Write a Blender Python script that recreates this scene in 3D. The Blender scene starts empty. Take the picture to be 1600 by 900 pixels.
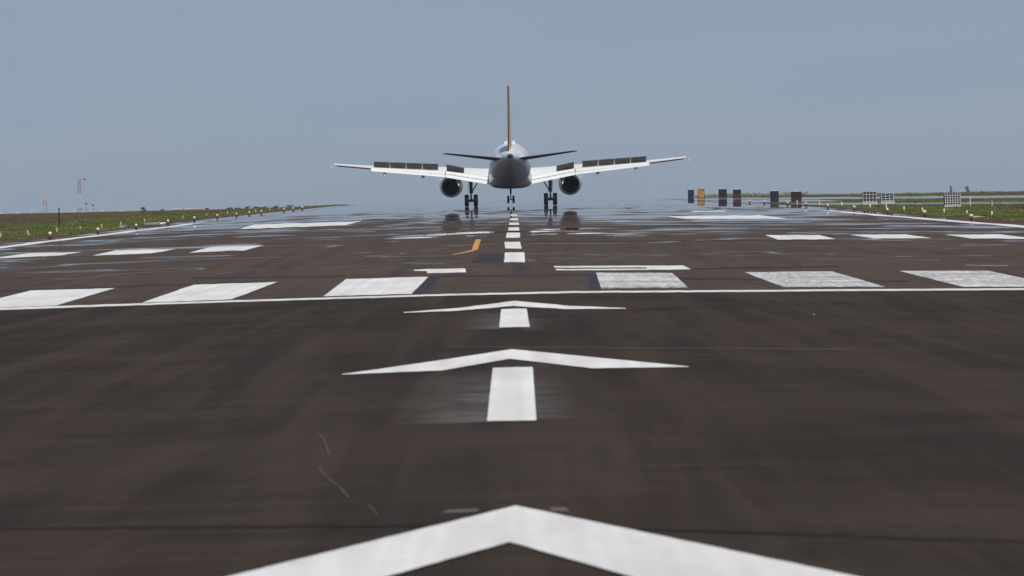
import bpy, bmesh, math, random
from mathutils import Vector, Matrix, noise as mnoise

random.seed(11)
C = bpy.context.scene.collection
R = math.radians

# ------------------------------------------------------------------ camera
F = 8889.0                      # focal length in pixels of a 1600 px wide picture (200 mm)
EYE = 1.75                      # eye height over the near pavement
HOR = 317.0
pitch = math.atan((450 - HOR) / F)
cam_d = bpy.data.cameras.new('camera')
cam_d.lens = 200.0; cam_d.sensor_width = 36.0
cam_d.clip_start = 0.5; cam_d.clip_end = 40000
cam = bpy.data.objects.new('camera', cam_d); C.objects.link(cam)
CAM_M = (Matrix.Rotation(R(90) - pitch, 4, 'X') @ Matrix.Rotation(R(-1.17), 4, 'Z'))
CAM_M.translation = Vector((0, 0, EYE))
cam.matrix_world = CAM_M
bpy.context.scene.camera = cam
cam_d.dof.use_dof = True; cam_d.dof.focus_distance = 480.0; cam_d.dof.aperture_fstop = 9.0

# ------------------------------------------------------------------ sky, sun, exposure
SUN_EL, SUN_AZ = 58.0, 166.0    # azimuth clockwise from +Y : behind the camera, a little right
sc = bpy.context.scene
w = bpy.data.worlds.new('World'); sc.world = w; w.use_nodes = True
nt = w.node_tree; nt.nodes.clear()
sky = nt.nodes.new('ShaderNodeTexSky'); sky.sky_type = 'NISHITA'
sky.sun_disc = False; sky.sun_elevation = R(SUN_EL); sky.sun_rotation = R(SUN_AZ)
sky.altitude = 700; sky.air_density = 1.0; sky.dust_density = 0.3; sky.ozone_density = 3.0
hs = nt.nodes.new('ShaderNodeMix'); hs.data_type = 'RGBA'; hs.blend_type = 'MULTIPLY'
hs.inputs[0].default_value = 1.0
# the dull blue-grey of the low sky over a dusty horizon, clearer towards the zenith
tcw = nt.nodes.new('ShaderNodeTexCoord'); spw = nt.nodes.new('ShaderNodeSeparateXYZ'); nt.links.new(tcw.outputs['Generated'], spw.inputs[0])
crw = nt.nodes.new('ShaderNodeValToRGB'); nt.links.new(spw.outputs[2], crw.inputs[0])
for el, (p_, c_) in zip([crw.color_ramp.elements[0], crw.color_ramp.elements[1], crw.color_ramp.elements.new(.036), crw.color_ramp.elements.new(.25)],
                        [(0.0, (.462, .605, .985, 1)), (1.0, (.95, .92, .88, 1)), (.036, (.545, .592, .80, 1)), (.25, (.80, .78, .80, 1))]):
    el.position = p_; el.color = c_
# barely visible thin cloud low over the field
mpw = nt.nodes.new('ShaderNodeMapping'); mpw.inputs['Scale'].default_value = (9, 9, 60); nt.links.new(tcw.outputs['Generated'], mpw.inputs[0])
nzw = nt.nodes.new('ShaderNodeTexNoise'); nzw.inputs['Scale'].default_value = 1.6; nzw.inputs['Detail'].default_value = 5; nt.links.new(mpw.outputs[0], nzw.inputs['Vector'])
ccw = nt.nodes.new('ShaderNodeValToRGB'); nt.links.new(nzw.outputs['Fac'], ccw.inputs[0])
ccw.color_ramp.elements[0].position = .35; ccw.color_ramp.elements[0].color = (.985, .985, .99, 1); ccw.color_ramp.elements[1].position = .75; ccw.color_ramp.elements[1].color = (1.06, 1.03, 1.015, 1)
mxw = nt.nodes.new('ShaderNodeMix'); mxw.data_type = 'RGBA'; mxw.blend_type = 'MULTIPLY'; mxw.inputs[0].default_value = 1.0
nt.links.new(crw.outputs[0], mxw.inputs[6]); nt.links.new(ccw.outputs[0], mxw.inputs[7]); nt.links.new(mxw.outputs[2], hs.inputs[7])
bg = nt.nodes.new('ShaderNodeBackground'); bg.inputs[1].default_value = 0.076
wo = nt.nodes.new('ShaderNodeOutputWorld')
nt.links.new(sky.outputs[0], hs.inputs[6]); nt.links.new(hs.outputs[2], bg.inputs[0]); nt.links.new(bg.outputs[0], wo.inputs[0])
sd = bpy.data.lights.new('sun', 'SUN'); sd.energy = 3.6; sd.angle = R(0.5); sd.color = (1.0, 0.96, 0.9)
so = bpy.data.objects.new('sun', sd); C.objects.link(so)
sdir = Vector((math.sin(R(SUN_AZ)) * math.cos(R(SUN_EL)), math.cos(R(SUN_AZ)) * math.cos(R(SUN_EL)), math.sin(R(SUN_EL))))
so.rotation_euler = sdir.to_track_quat('Z', 'Y').to_euler(); so.location = (0, 0, 60)
sc.view_settings.view_transform = 'Standard'; sc.view_settings.look = 'None'
sc.view_settings.exposure = 0.0; sc.view_settings.gamma = 1.0
sc.cycles.caustics_reflective = False; sc.cycles.max_bounces = 6; sc.cycles.glossy_bounces = 4; sc.cycles.transparent_max_bounces = 4

# ------------------------------------------------------------------ terrain heights (relief of the runway)
PTS = [(-60, 1.75), (0, 1.75), (60, 1.75), (110, 1.75), (180, 1.50), (250, 1.20), (317, 1.00), (370, .82), (434, .56), (545, .26),
       (650, -.01), (808, -.38), (950, -.50), (1150, -.25), (1500, 1.2), (2500, 4.0), (5000, 7.0), (30000, 30.0)]
_x = [p[0] for p in PTS]; _y = [-p[1] for p in PTS]
_h = [_x[i + 1] - _x[i] for i in range(len(_x) - 1)]; _d = [(_y[i + 1] - _y[i]) / _h[i] for i in range(len(_h))]
_m = [0.0] * len(_x)
for i in range(1, len(_x) - 1):
    if _d[i - 1] * _d[i] > 0:
        w1, w2 = 2 * _h[i] + _h[i - 1], _h[i] + 2 * _h[i - 1]
        _m[i] = (w1 + w2) / (w1 / _d[i - 1] + w2 / _d[i])
def prof(y):
    if y <= _x[0]: return _y[0]
    if y >= _x[-1]: return _y[-1]
    i = 0
    while _x[i + 1] < y: i += 1
    h, t = _h[i], (y - _x[i]) / _h[i]
    return ((2*t**3 - 3*t**2 + 1) * _y[i] + (t**3 - 2*t**2 + t) * h * _m[i] + (-2*t**3 + 3*t**2) * _y[i+1] + (t**3 - t**2) * h * _m[i+1])
def sstep(a, b, x):
    t = max(0.0, min(1.0, (x - a) / (b - a))); return t * t * (3 - 2 * t)
def G(x, y):
    p = prof(y)
    ax = abs(x)
    crown = 0.0125 * (math.sqrt(min(ax, 24.0) ** 2 + 0.36) - 0.6)
    z = p - crown
    if y > 300 and ax > 26:
        cap = -0.28 if x < 0 else -0.12
        a, b = (27, 38) if x < 0 else (32, 70)
        if z > cap: z = z + (cap - z) * sstep(a, b, ax)
    return z + EYE

def ray(px, py):
    d = CAM_M.to_3x3() @ Vector(((px - 800) / F, (450 - py) / F, -1.0))
    return d / d.y
def at(px, py, D):
    return Vector((0, 0, EYE)) + ray(px, py) * D
def gnd(px, py, far=930.0):
    d = ray(px, py); o = Vector((0, 0, EYE)); t = 15.0; step = 4.0
    while t < far:
        p = o + d * (t + step)
        if p.z <= G(p.x, p.y):
            a, b = t, t + step
            for _ in range(18):
                m = (a + b) / 2; q = o + d * m
                if q.z <= G(q.x, q.y): b = m
                else: a = m
            q = o + d * b
            return Vector((q.x, q.y, G(q.x, q.y)))
        t += step
    q = o + d * far
    return Vector((q.x, q.y, G(q.x, q.y)))

# ------------------------------------------------------------------ materials
def srgb(r, g, b):
    f = lambda c: (c / 255 / 12.92) if c / 255 <= 0.04045 else ((c / 255 + 0.055) / 1.055) ** 2.4
    return (f(r), f(g), f(b), 1)

class NT:
    def __init__(s, name):
        s.m = bpy.data.materials.new(name); s.m.use_nodes = True; s.t = s.m.node_tree; s.t.nodes.clear()
        s.out = s.t.nodes.new('ShaderNodeOutputMaterial')
    def n(s, kind, **kw):
        nd = s.t.nodes.new(kind)
        for k, v in kw.items(): setattr(nd, k, v)
        return nd
    def l(s, a, b): s.t.links.new(a, b)
    def coord(s, scale):
        tc = s.n('ShaderNodeTexCoord'); mp = s.n('ShaderNodeMapping'); mp.inputs['Scale'].default_value = scale
        s.l(tc.outputs['Object'], mp.inputs['Vector']); return mp.outputs[0]
    def noise(s, scale, detail=4, rough=.55, loc=(0, 0, 0), dist=0.0):
        tc = s.n('ShaderNodeTexCoord'); mp = s.n('ShaderNodeMapping'); mp.inputs['Scale'].default_value = scale; mp.inputs['Location'].default_value = loc
        s.l(tc.outputs['Object'], mp.inputs['Vector'])
        nz = s.n('ShaderNodeTexNoise'); nz.inputs['Scale'].default_value = 1; nz.inputs['Detail'].default_value = detail
        nz.inputs['Roughness'].default_value = rough; nz.inputs['Distortion'].default_value = dist
        s.l(mp.outputs[0], nz.inputs['Vector']); return nz.outputs['Fac']
    def ramp(s, fac, stops, interp='LINEAR'):
        r = s.n('ShaderNodeValToRGB'); e = r.color_ramp.elements; r.color_ramp.interpolation = interp
        while len(e) < len(stops): e.new(0.5)
        for el, (p, c) in zip(e, stops):
            el.position = p; el.color = c if hasattr(c, '__len__') else (c, c, c, 1)
        s.l(fac, r.inputs[0]); return r.outputs[0]
    def math(s, op, a, b=None, clamp=False):
        m = s.n('ShaderNodeMath'); m.operation = op; m.use_clamp = clamp
        for i, v in enumerate((a, b)):
            if v is None: continue
            if isinstance(v, (int, float)): m.inputs[i].default_value = v
            else: s.l(v, m.inputs[i])
        return m.outputs[0]
    def mix(s, fac, a, b, mode='MIX'):
        m = s.n('ShaderNodeMix'); m.data_type = 'RGBA'; m.blend_type = mode
        for i, v in ((0, fac), (6, a), (7, b)):
            if isinstance(v, (int, float)): m.inputs[i].default_value = v
            elif isinstance(v, tuple): m.inputs[i].default_value = v
            else: s.l(v, m.inputs[i])
        return m.outputs[2]
    def bsdf(s, col, rough=.6, spec=.3, metal=0.0, coat=0.0):
        b = s.n('ShaderNodeBsdfPrincipled')
        for k, v in (('Base Color', col), ('Roughness', rough), ('Specular IOR Level', spec), ('Metallic', metal), ('Coat Weight', coat)):
            if isinstance(v, (int, float, tuple)): b.inputs[k].default_value = v
            else: s.l(v, b.inputs[k])
        return b
    def done(s, sh): s.l(sh.outputs[0] if hasattr(sh, 'outputs') else sh, s.out.inputs[0]); return s.m

def simple(name, col, rough=.5, var=.12, scale=3.0, spec=.4, metal=0.0, coat=0.0):
    t = NT(name)
    f = t.noise((scale,) * 3, 5, .6)
    lo = tuple(c * (1 - var) for c in col[:3]) + (1,); hi = tuple(min(1, c * (1 + var)) for c in col[:3]) + (1,)
    cc = t.ramp(f, [(.3, lo), (.7, hi)])
    return t.done(t.bsdf(cc, rough, spec, metal, coat))

def mirage_mask(t, bias=0.0):
    """how much of the surface is a reflecting film standing in for heat mirage: patches that get denser down the runway"""
    tc = t.n('ShaderNodeTexCoord'); sp = t.n('ShaderNodeSeparateXYZ'); t.l(tc.outputs['Object'], sp.inputs[0])
    yk = t.math('DIVIDE', sp.outputs[1], 1000.0)
    thr = t.ramp(yk, [(.0, .95), (.15, .74), (.19, .66), (.24, .60), (.28, .545), (.32, .50), (.36, .45), (.40, .375), (.44, .26), (.48, .08), (.52, .0)])
    a = t.noise((1 / 12.0, 1 / 34.0, 1), 3, .6, (3.1, .7, 0))
    b = t.noise((1 / 9.0, 1 / 95.0, 1), 3, .62, (9.1, 4.7, 0))
    q = t.ramp(yk, [(.28, 0.0), (.40, 1.0)])
    nz = t.math('ADD', t.math('MULTIPLY', a, t.math('SUBTRACT', 1.0, q)), t.math('MULTIPLY', b, q))
    d = t.math('SUBTRACT', t.math('ADD', nz, bias), thr)
    m1 = t.math('MULTIPLY', t.math('ADD', d, .008), 40.0, clamp=True)
    # thin bright lines nearer by, thin dull breaks farther out
    def lines(scale, loc, width):
        c = t.noise(scale, 3, .55, loc)
        dd = t.math('ABSOLUTE', t.math('SUBTRACT', c, .5))
        return t.math('MULTIPLY', t.math('SUBTRACT', width, dd), 90.0, clamp=True)
    if bias < -.05: return m1
    w1 = t.ramp(yk, [(.135, .0), (.16, .006), (.20, .014), (.26, .028), (.32, .04), (.38, .04), (.45, .0)])
    g1 = t.ramp(t.noise((1 / 8.0, 1 / 30.0, 1), 4, .6, (2, 8, 0)), [(.44, 0.0), (.54, 1.0)])
    l1 = t.math('MULTIPLY', lines((1 / 20.0, 1 / 30.0, 1), (0, 0, 0), w1), g1)
    l2 = t.math('MULTIPLY', lines((1 / 16.0, 1 / 18.0, 1), (4, 4, 0), t.math('MULTIPLY', w1, .9)), t.math('SUBTRACT', 1.0, g1))
    w2 = t.ramp(yk, [(.20, .03), (.30, .035), (.40, .025), (.46, .014), (.52, .008), (.58, .0)])
    k1 = lines((1 / 16.0, 1 / 110.0, 1), (7, 1, 0), w2)
    k2 = lines((1 / 14.0, 1 / 50.0, 1), (3, 6, 0), w2)
    m2 = t.math('MULTIPLY', m1, t.math('SUBTRACT', 1.0, t.math('MAXIMUM', k1, k2)))
    return t.math('MAXIMUM', m2, t.math('MAXIMUM', l1, l2))

def with_mirage(t, base, bias=0.0):  # adds a mirror film over the base to imitate heat mirage
    g = t.n('ShaderNodeBsdfGlossy'); g.inputs['Color'].default_value = (.95, .96, .98, 1); g.inputs['Roughness'].default_value = 0.0
    bp = t.n('ShaderNodeBump'); bp.inputs['Strength'].default_value = 1.0; bp.inputs['Distance'].default_value = 0.004
    t.l(t.noise((1 / 3.0, 1 / 22.0, 1), 4, .6, (1, 2, 0)), bp.inputs['Height']); t.l(bp.outputs[0], g.inputs['Normal'])
    mx = t.n('ShaderNodeMixShader'); fr = t.n('ShaderNodeFresnel'); fr.inputs['IOR'].default_value = 1.04
    t.l(t.math('MULTIPLY', mirage_mask(t, bias), fr.outputs[0]), mx.inputs[0]); t.l(base.outputs[0], mx.inputs[1]); t.l(g.outputs[0], mx.inputs[2])
    return mx

def asphalt_mat():
    t = NT('asphalt')
    n1 = t.noise((1 / 1.3, 1 / 1.6, 1), 7, .62)
    n2 = t.noise((1 / 6.0, 1 / 2.2, 1), 6, .68, (5, 5, 0), .8)
    n3 = t.noise((1 / 3.5, 1 / .6, 1), 4, .6, (2, 9, 0), .5)
    n4 = t.noise((8, 2.2, 1), 4, .7)
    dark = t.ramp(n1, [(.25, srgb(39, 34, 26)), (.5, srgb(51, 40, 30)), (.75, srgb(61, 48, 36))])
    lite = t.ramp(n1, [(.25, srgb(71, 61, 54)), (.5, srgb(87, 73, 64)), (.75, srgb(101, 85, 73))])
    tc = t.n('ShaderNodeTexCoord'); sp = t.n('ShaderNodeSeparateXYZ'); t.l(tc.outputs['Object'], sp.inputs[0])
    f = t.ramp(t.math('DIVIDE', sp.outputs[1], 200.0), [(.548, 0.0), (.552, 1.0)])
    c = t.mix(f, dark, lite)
    c = t.mix(t.ramp(n2, [(.35, 0.0), (.7, .40)]), c, srgb(44, 41, 37))
    c = t.mix(t.ramp(n3, [(.5, 0.0), (.8, .18)]), c, srgb(98, 88, 79))
    n6 = t.noise((1 / .55, 1 / 30.0, 1), 4, .6, (6, 1, 0), .6)
    c = t.mix(t.ramp(n6, [(.45, 0.0), (.72, .30)]), c, srgb(90, 77, 64))
    n7 = t.noise((1 / .7, 1 / 45.0, 1), 3, .6, (16, 3, 0), .8)
    c = t.mix(t.ramp(n7, [(.5, 0.0), (.75, .5)]), c, srgb(38, 36, 35))
    n8 = t.noise((1 / 2.5, 1 / 9.0, 1), 5, .6, (8, 8, 0), .4)
    c = t.mix(t.ramp(n8, [(.42, 0.0), (.7, .4)]), c, srgb(80, 66, 54))
    # pale worn smears beside the arrow shafts
    sm = t.n('ShaderNodeMath'); first = True
    for (xa, xb, ya, yb, amt) in ((-1.05, -.12, 45.5, 60.5, .75), (.12, .55, 46, 62, .45), (-.75, -.15, 79, 93, .65), (.15, .5, 78, 90, .35)):
        gx = t.ramp(t.math('ADD', t.math('MULTIPLY', sp.outputs[0], .25), .5), [(xa * .25 + .5, 0.0 if xa < 0 else amt), (xb * .25 + .5, amt if xa < 0 else 0.0)])
        inx = t.ramp(t.math('ADD', t.math('MULTIPLY', sp.outputs[0], .25), .5), [(xa * .25 + .499, 0.0), (xa * .25 + .5, 1.0), (xb * .25 + .5, 1.0), (xb * .25 + .501, 0.0)])
        gy = t.ramp(t.math('DIVIDE', sp.outputs[1], 100.0), [((ya - .1) / 100, 0.0), (ya / 100, 1.0), ((ya + yb) / 200, .8), (yb / 100, 0.0)])
        v = t.math('MULTIPLY', t.math('MULTIPLY', gx, inx), gy)
        tot = v if first else t.math('MAXIMUM', tot, v); first = False
    ns = t.ramp(t.noise((1 / .8, 1 / 1.2, 1), 5, .65, (2, 2, 0), .6), [(.3, .15), (.65, 1.0)])
    c = t.mix(t.math('MULTIPLY', tot, ns), c, srgb(128, 126, 124))
    c = t.mix(t.ramp(n4, [(.3, .25), (.6, 0.0)]), c, srgb(40, 38, 37))
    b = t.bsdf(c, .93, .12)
    return t.done(with_mirage(t, b))

def paint_mat(name, col, wear, bias=-0.16, grid=0.0):
    t = NT(name)
    n1 = t.noise((1 / .9, 1 / 7.0, 1), 6, .7)
    n2 = t.noise((6, 1.2, 1), 4, .7, (3, 3, 0))
    n3 = t.noise((1 / .22, 1 / 30.0, 1), 2, .5, (7, 1, 0))
    n5 = t.noise((1 / 6.0, 1 / .35, 1), 4, .6, (1, 6, 0))
    c = t.ramp(n1, [(.3, tuple(v * .78 for v in col[:3]) + (1,)), (.6, col)])
    c = t.mix(t.ramp(n3, [(.42, 0.0), (.72, .38)]), c, srgb(190, 176, 164))
    w_ = t.math('ADD', t.math('MULTIPLY', n2, .4), t.math('MULTIPLY', n5, .6))
    fac = t.ramp(w_, [(.50 - wear, 1.0), (.60 - wear, 0.0)])
    c = t.mix(fac, c, srgb(92, 84, 80))
    b = t.bsdf(c, .75, .25)
    return t.done(with_mirage(t, b, bias))

M = {}
M['asphalt'] = asphalt_mat()
M['paint'] = paint_mat('white_paint', (.80, .785, .75, 1), .20)
M['paint_worn'] = paint_mat('worn_white_paint', (.76, .745, .71, 1), .075)
M['orange_paint'] = paint_mat('orange_paint', (.60, .31, .07, 1), .22)
def taxi_mat():
    t = NT('taxiway_pavement')
    c = t.ramp(t.noise((1 / 2.0, 1 / 12.0, 1), 4, .6), [(.3, (.14, .14, .14, 1)), (.7, (.34, .34, .34, 1))])
    g = t.n('ShaderNodeBsdfGlossy'); g.inputs['Color'].default_value = (1, 1, 1, 1); g.inputs['Roughness'].default_value = .02
    fr = t.n('ShaderNodeFresnel'); fr.inputs['IOR'].default_value = 1.04
    mk = t.ramp(t.noise((1 / 6.0, 1 / 30.0, 1), 5, .6, (5, 5, 0)), [(.42, .25), (.5, .85)])  # glossy patches imitate mirage glint on the pavement
    mx = t.n('ShaderNodeMixShader'); t.l(t.math('MULTIPLY', mk, fr.outputs[0]), mx.inputs[0]); t.l(t.bsdf(c, .8, .2).outputs[0], mx.inputs[1]); t.l(g.outputs[0], mx.inputs[2])
    return t.done(mx)
M['taxiway'] = taxi_mat()
M['blackout'] = simple('blackout_paint', srgb(62, 58, 62), .85, .25, .8, .1)
M['tar'] = simple('tar', srgb(58, 54, 55), .85, .3, .9, .1)
M['seam_pale'] = simple('pale_seam', srgb(80, 71, 64), .9, .25, 1.2, .1)
M['seam'] = simple('seam', srgb(50, 42, 37), .9, .25, 2, .1)
M['dust'] = simple('pale_dust', srgb(104, 96, 90), .9, .2, 1.5, .1)

def ground_mat(name, blade=False):
    t = NT(name)
    n1 = t.noise((1 / 9.0, 1 / 70.0, 1), 5, .6)
    n2 = t.noise((1 / 1.2, 1 / 9.0, 1), 4, .65, (4, 2, 0))
    g = t.ramp(n2, [(.25, (.055, .078, .018, 1)), (.5, (.118, .140, .038, 1)), (.78, (.23, .23, .075, 1))])
    d = t.ramp(n2, [(.25, (.075, .055, .040, 1)), (.6, (.15, .108, .072, 1)), (.8, (.19, .15, .085, 1))])
    tc = t.n('ShaderNodeTexCoord'); sp = t.n('ShaderNodeSeparateXYZ'); t.l(tc.outputs['Object'], sp.inputs[0])
    ax = t.math('ABSOLUTE', sp.outputs[0])
    # brown dry band away from the runway, bare soil next to the pavement
    far = t.ramp(t.math('DIVIDE', ax, 100.0), [(.27, 0.0), (.33, .10), (.42, .22), (.9, .25)])
    f = t.ramp(t.math('ADD', n1, t.math('MULTIPLY', far, .8)), [(.54, 0.0), (.66, 1.0)])
    c = t.mix(f, g, d)
    if not blade:
        soil = t.ramp(n2, [(.3, (.05, .030, .022, 1)), (.7, (.11, .068, .048, 1))])
        edge = t.math('ADD', ax, t.math('MULTIPLY', n1, 2.2))
        fs = t.ramp(t.math('DIVIDE', edge, 100.0), [(.258, 1.0), (.270, 0.0)])
        c = t.mix(fs, c, soil)
    return t.done(t.bsdf(c, .95, .08))
M['ground'] = ground_mat('grass_ground')
M['blades'] = ground_mat('grass_blades', True)
M['leaf'] = simple('leaves', (.05, .08, .028), .8, .5, 1.2, .2)
M['leaf_far'] = simple('far_leaves', (.03, .045, .035), .85, .4, .8, .1)
M['scrub'] = simple('scrub_leaves', (.10, .13, .045), .9, .45, .35, .1)
M['bark'] = simple('bark', (.06, .05, .04), .9, .3, 3)
M['white_gloss'] = simple('airframe_white', (.80, .81, .82), .32, .03, .4, .5, 0, .3)
M['belly_grey'] = simple('belly_grey', (.44, .53, .64), .4, .06, .5, .45)
M['flap_white'] = simple('flap_white', (.74, .74, .72), .5, .06, 1.2, .4)
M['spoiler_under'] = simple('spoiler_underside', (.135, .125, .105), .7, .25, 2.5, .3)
M['under_shade'] = simple('underside_shade', (.03, .032, .038), .6, .2, 1.5, .3)  # shade of the airframe's lower faces put into the colour
M['gold'] = simple('golden_paint', (.80, .42, .07), .4, .05, 1, .5)
M['black_rubber'] = simple('rubber', (.010, .010, .012), .85, .25, 4, .2)
M['steel'] = simple('gear_steel', (.05, .052, .06), .5, .2, 3, .5, .2)
M['chrome'] = simple('oleo_chrome', (.6, .62, .66), .2, .05, 3, .5, .9)
M['nozzle_dark'] = simple('nozzle_interior', (.018, .030, .050), .95, .3, 2, .05)
M['nozzle_metal'] = simple('nozzle_metal', (.20, .19, .19), .4, .2, 2, .5, .7)
M['hub'] = simple('wheel_hub', (.06, .06, .07), .5, .15, 3)
M['orange'] = simple('orange_base', (.34, .13, .06), .7, .3, 6)
M['lamp_white'] = simple('lamp_globe', (.80, .78, .74), .25, .04, 4)
M['post_white'] = simple('post_white', (.78, .77, .74), .7, .08, 8)
M['post_cream'] = simple('post_cream', (.62, .48, .34), .7, .15, 8)
M['navy'] = simple('navy_board', (.012, .022, .045), .55, .25, 1.5, .3)
M['maroon'] = simple('maroon_board', (.10, .016, .022), .6, .35, 1.5, .3)
M['sign_orange'] = simple('orange_board', (.55, .25, .035), .6, .3, 1.5, .3)
M['frame_black'] = simple('frame_black', (.012, .012, .015), .6, .2, 3)
M['concrete'] = simple('concrete', (.36, .35, .33), .9, .15, 2)
M['mast_red_hazed'] = simple('mast_red_hazed', (.36, .22, .21), .6, .1, 1)  # red dulled towards the sky, distance haze put into the colour
M['mast_white'] = simple('mast_white', (.55, .57, .60), .6, .05, 1)
M['wall_white'] = simple('pale_wall', (.65, .64, .62), .8, .08, .5)
M['roof_pale'] = simple('pale_roof', (.40, .36, .34), .8, .12, .5)
M['red_sticker'] = simple('red_marks', (.45, .03, .03), .6, .1, 1)
M['glass_dark'] = simple('window_glass', (.02, .025, .03), .15, .1, 1, .5)

# ------------------------------------------------------------------ object helpers
def link(name, bm, mat, parent=None, smooth=False, loc=None):
    me = bpy.data.meshes.new(name)
    bmesh.ops.recalc_face_normals(bm, faces=bm.faces[:])
    if smooth:
        for f in bm.faces: f.smooth = True
    bm.to_mesh(me); bm.free()
    if mat: me.materials.append(M[mat])
    o = bpy.data.objects.new(name, me); C.objects.link(o)
    if parent: o.parent = parent
    if loc: o.location = loc
    if smooth and smooth != 'all':
        try: me.set_sharp_from_angle(angle=R(35))
        except Exception: pass
    return o
def tag(o, label=None, cat=None, group=None, kind=None):
    for k, v in (('label', label), ('category', cat), ('group', group), ('kind', kind)):
        if v: o[k] = v
    return o
def empty(name, loc, label, cat, group=None):
    o = bpy.data.objects.new(name, None); C.objects.link(o); o.location = loc; o.empty_display_size = .2
    return tag(o, label, cat, group)
def copy_tree(o, parent=None):
    c = o.copy(); C.objects.link(c); c.parent = parent
    for ch in [x for x in C.objects if x.parent == o]: copy_tree(ch, c)
    return c

def box(bm, x0, x1, y0, y1, z0, z1, bev=0.0):
    vs = [bm.verts.new((x, y, z)) for z in (z0, z1) for y in (y0, y1) for x in (x0, x1)]
    fs = [bm.faces.new([vs[i] for i in q]) for q in ((0, 2, 3, 1), (4, 5, 7, 6), (0, 1, 5, 4), (2, 6, 7, 3), (0, 4, 6, 2), (1, 3, 7, 5))]
    if bev:
        es = {e for f in fs for e in f.edges}
        bmesh.ops.bevel(bm, geom=list(es), offset=bev, segments=2, affect='EDGES', profile=.5)
def rings(bm, rs, cap0=True, cap1=True):
    vv = [[bm.verts.new(p) for p in r] for r in rs]
    n = len(rs[0])
    for a, b in zip(vv, vv[1:]):
        for i in range(n):
            bm.faces.new((a[i], a[(i + 1) % n], b[(i + 1) % n], b[i]))
    if cap0: bm.faces.new(vv[0][::-1])
    if cap1: bm.faces.new(vv[-1])
    return vv
def tube(bm, pts, rad, n=12, caps=True):
    pts = [Vector(p) for p in pts]
    if not hasattr(rad, '__len__'): rad = [rad] * len(pts)
    rs = []
    for i, p in enumerate(pts):
        d = (pts[min(i + 1, len(pts) - 1)] - pts[max(i - 1, 0)]).normalized()
        u = d.cross(Vector((0, 0, 1)) if abs(d.z) < .9 else Vector((0, 1, 0))).normalized(); v = d.cross(u)
        rs.append([p + (u * math.cos(2 * math.pi * k / n) + v * math.sin(2 * math.pi * k / n)) * rad[i] for k in range(n)])
    rings(bm, rs, caps, caps)
def ell(y, cx, cz, rx, rz, n=40, p=2.0):
    out = []
    for k in range(n):
        a = 2 * math.pi * k / n
        ca, sa = math.cos(a), math.sin(a)
        out.append((cx + rx * math.copysign(abs(ca) ** (2 / p), ca), y, cz + rz * math.copysign(abs(sa) ** (2 / p), sa)))
    return out
def foil(x, yl, zl, yt, zt, up, lo, n=12):
    """closed airfoil section at span x from leading edge (yl,zl) to trailing edge (yt,zt)"""
    pts = []
    for k in range(n + 1):                      # upper, from TE to LE
        c = 1 - k / n; c = c ** 1.4
        s = 2.6 * (math.sqrt(c) - c) * (1.0 if c < .99 else 0) if c > 0 else 0
        s = min(1.0, s * 1.54)
        pts.append((x, yl + (yt - yl) * c, zl + (zt - zl) * c + up * s + (.008 if k == 0 else 0)))
    for k in range(1, n + 1):
        c = (k / n) ** 1.4
        s = min(1.0, 2.6 * 1.54 * (math.sqrt(c) - c))
        pts.append((x, yl + (yt - yl) * c, zl + (zt - zl) * c - lo * s - (.008 if k == n else 0)))
    return pts

# ------------------------------------------------------------------ ground sheet, runway, taxiways
def frange(a, b, s):
    out = []
    while a < b - 1e-6: out.append(a); a += s
    return out
ys = frange(-60, 120, 5) + frange(120, 1000, 4) + frange(1000, 1600, 20) + frange(1600, 4000, 120) + [4000, 4700, 5500]
def sheet(name, xs, ys, zf, mat):
    bm = bmesh.new()
    g = [[bm.verts.new((x, y, zf(x, y))) for x in xs] for y in ys]
    for j in range(len(ys) - 1):
        for i in range(len(xs) - 1):
            bm.faces.new((g[j][i], g[j][i + 1], g[j + 1][i + 1], g[j + 1][i]))
    return link(name, bm, mat, smooth='all')
xg = frange(27, 40, 1.5) + frange(40, 100, 6) + [100, 140, 200, 300, 500, 900, 1600]
xs_g = [-v for v in reversed(xg)] + [-25.5, -24, -12, 0, 12, 24, 25.5] + xg
gz = lambda x, y: G(x, y) - (0.10 if abs(x) < 23.9 else (0.0 if abs(x) > 24.5 else 0.01)) + (0.05 * (mnoise.noise(Vector((x * .2, y * .02, 0)))) if abs(x) > 26 and y < 2000 else 0)
tag(sheet('ground', xs_g, ys, gz, 'ground'), kind='structure')
xr = [i * 1.5 for i in range(-16, 17)]
ys_r = [y for y in ys if y <= 1500]
runway = sheet('runway', xr, ys_r, lambda x, y: G(x, y) + 0.004, 'asphalt'); tag(runway, kind='structure')

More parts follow.
